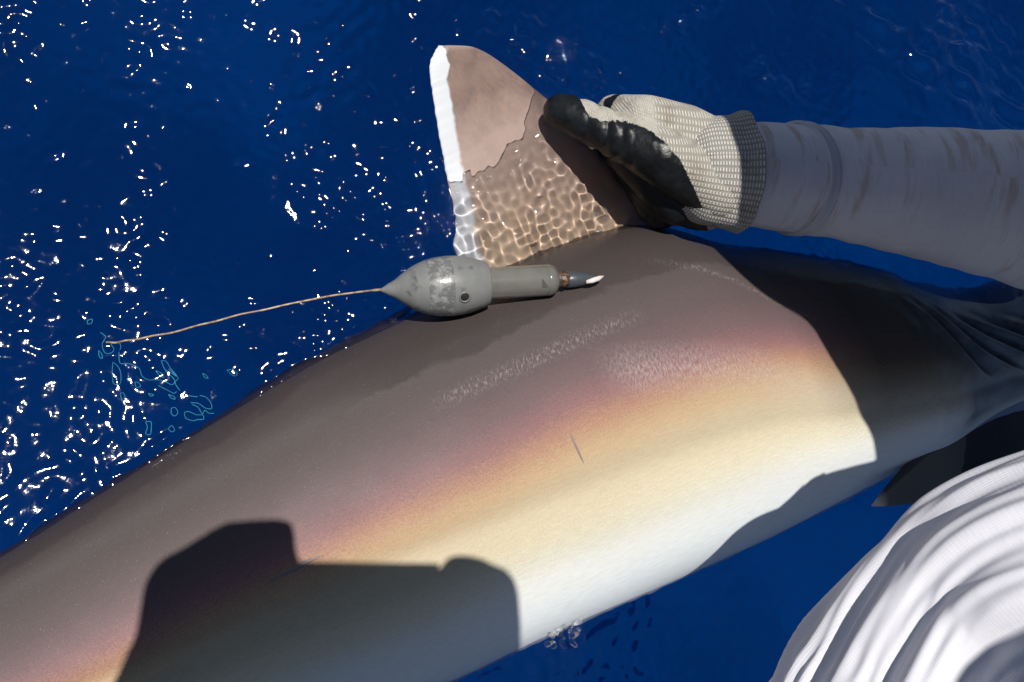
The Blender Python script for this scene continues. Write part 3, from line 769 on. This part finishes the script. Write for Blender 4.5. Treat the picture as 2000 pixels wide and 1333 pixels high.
    head_t = up_(1515,370,.46,.088); head_b = up_(1530,460,.43,.088); neck = up_(1640,540,.41,.080)
    shR = (up_(2000,420,.38,.085)); shL = (up_(1685,620,.42,.092)); chest = up_(1880,600,.40,.15); hip = up_(2360,1050,.42,.16)
    leg0 = (Vector(C[0]), .07)
    caps = [(head_t,head_b),(head_b,neck),(neck,chest),(shR,shL),(shR,chest),(shL,chest),(chest,hip),(shR,aE),(hip,leg0),(shL,(cam2w(.50,.10,-.04),.055)),((cam2w(.50,.10,-.04),.055),(cam2w(.300,-.035,.05),.044))]
    me = capsules_mesh('body', caps, .008, 6)
    b = NB('shirt_white'); link('body',me,b.pbr((.66,.65,.67),.85,.15,b.bump(b.noise(60,4),.3,.004)),root)
make_person()

# ------------------------------------------------------------------ the photographer, whose shadow lies on the shark
def make_photographer():
    root = empty('person', cam2w(0,-.55,.40)); root.location.z = 0
    tag(root, 'person leaning out with both hands round a small camera, shadow falling on the shark', 'person')
    c = lambda x,y,z,r: (cam2w(x+.005,y+.009,z), r)
    caps = []
    def chain(*pts):
        for a,b_ in zip(pts[:-1],pts[1:]): caps.append((c(*a),c(*b_)))
    # hand on the grip side with the forefinger raised to the shutter
    chain((-.100,-.035,.036,.024),(-.096,.012,.034,.024)); chain((-.078,-.030,.036,.020),(-.076,.014,.034,.020))
    chain((-.098,.014,.034,.020),(-.074,.040,.032,.0125),(-.047,.043,.030,.0115))
    chain((-.085,.022,.036,.020),(-.048,.026,.036,.016))
    chain((-.085,.010,.026,.014),(-.062,.008,.018,.0095)); chain((-.085,-.008,.026,.014),(-.060,-.008,.018,.0095)); chain((-.085,-.026,.026,.014),(-.060,-.026,.018,.009))
    chain((-.098,-.03,.04,.022),(-.062,-.012,.056,.010))
    chain((-.102,-.03,.036,.026),(-.118,-.075,.045,.028),(-.180,-.235,.11,.042),(-.205,-.33,.30,.055),(-.16,-.40,.42,.075))
    # supporting hand
    chain((.092,-.035,.036,.022),(.084,.008,.034,.021)); chain((.074,-.035,.036,.020),(.070,.012,.034,.016))
    chain((.070,.012,.030,.016),(.062,.023,.030,.012),(.074,.022,.032,.012)); chain((.037,.018,.032,.0085),(.030,.021,.030,.008)); chain((.07,-.02,.03,.016),(.037,.018,.032,.0085))
    chain((.086,-.042,.034,.020),(.020,-.046,.020,.012)); chain((.086,-.052,.040,.018),(.010,-.058,.034,.012)); chain((.08,-.03,.045,.018),(.058,-.004,.056,.010))
    chain((.092,-.035,.036,.024),(.108,-.085,.048,.028),(.165,-.240,.12,.042),(.195,-.33,.30,.055),(.15,-.40,.42,.075))
    chain((-.09,-.05,.04,.022),(-.02,-.056,.034,.014))
    chain((-.06,-.050,.036,.020),(.06,-.050,.036,.020))
    chain((.05,-.05,.04,.03),(.03,-.09,.05,.03),(-.05,-.09,.05,.03))
    # head, neck, trunk
    chain((0,-.150,.235,.078),(0,-.205,.235,.082)); chain((0,-.20,.24,.07),(0,-.30,.36,.055),(0,-.40,.46,.10))
    chain((-.16,-.40,.44,.085),(.15,-.40,.44,.085)); chain((0,-.45,.46,.13),(0,-.80,.50,.14),(0,-1.0,.46,.15))
    me = capsules_mesh('body', caps, .005, 4)
    b = NB('photographer_clothing'); n = b.noise(60,4)
    link('body', me, b.pbr(b.mix(b.map(n,.4,.6),(.32,.36,.42),(.38,.42,.48)),.8,.2), root)
    # the camera in the hands
    cr = empty('compact_camera', cam2w(0,0,.03)); tag(cr, 'small black compact camera held in both hands of the photographer', 'camera')
    def box(name, x0,x1,y0,y1,z0,z1, mat, parent, bev=.003):
        bm = bmesh.new(); g = bmesh.ops.create_cube(bm, size=1)
        for v in bm.verts: v.co = cam2w(x0+(v.co.x+.5)*(x1-x0), y0+(v.co.y+.5)*(y1-y0), z0+(v.co.z+.5)*(z1-z0))
        bmesh.ops.bevel(bm, geom=bm.edges[:], offset=bev, segments=3, affect='EDGES'); bmesh.ops.recalc_face_normals(bm, faces=bm.faces)
        me = bpy.data.meshes.new(name); bm.to_mesh(me); bm.free(); return link(name, me, mat, parent)
    k = NB('camera_black'); km = k.pbr((.02,.02,.021),.45,.5,k.bump(k.noise(900,2),.2,.0004))
    bd = box('camera_body', -.052,.058,-.032,.034,.014,.040, km, cr, .005)
    box('shutter_button', -.042,-.032,.034,.040,.022,.032, km, bd, .0015)
    box('screen', -.040,.030,-.024,.026,.0395,.0425, NB('screen_dark').pbr((.01,.011,.014),.1,.5), bd, .001)
    V = lathe([(0,.0235),(.002,.0255),(.010,.0255),(.0105,.022)], cam2w(0,0,.015), cam2w(0,0,.004), 48); me = grid_mesh('lens_barrel',V,closed_v=True,cap=True); fix_normals(me); link('lens_barrel',me,km,cr)
make_photographer()

# ------------------------------------------------------------------ small splash where the belly meets the water
def make_splash():
    b = NB('splash_water'); g = b.n('BsdfGlass'); g.inputs['IOR'].default_value = 1.333; g.inputs['Roughness'].default_value = .06; b.l(g.outputs[0], b.out.inputs[0])
    root = P(1085,1226,.010); caps = []
    r = random.Random(3)
    for i in range(44):
        a = r.uniform(0,6.28); d = r.random()**.7*.013; q = root+Vector((math.cos(a)*d*1.3, math.sin(a)*d, r.uniform(-.002,.005))); rr = r.uniform(.0012,.0026)
        caps.append(((q,rr),(q+Vector((r.uniform(-.004,.004),r.uniform(-.004,.004),r.uniform(0,.003))),rr*.7)))
    me = capsules_mesh('splash', caps, .0006, 3)
    o = link('splash', me, b.m); tag(o, 'small clear splash of water where the white belly meets the sea', 'splash', kind='stuff')
make_splash()
# ------------------------------------------------------------------ metres -> centimetre units
for me in bpy.data.meshes: me.transform(Matrix.Scale(UNIT, 4))
for o in bpy.data.objects:
    if o.type == 'CAMERA': o.matrix_world = Matrix.Translation(CAM*UNIT) @ R.to_4x4(); continue
    o.location *= UNIT
    o.matrix_parent_inverse.translation = o.matrix_parent_inverse.translation*UNIT
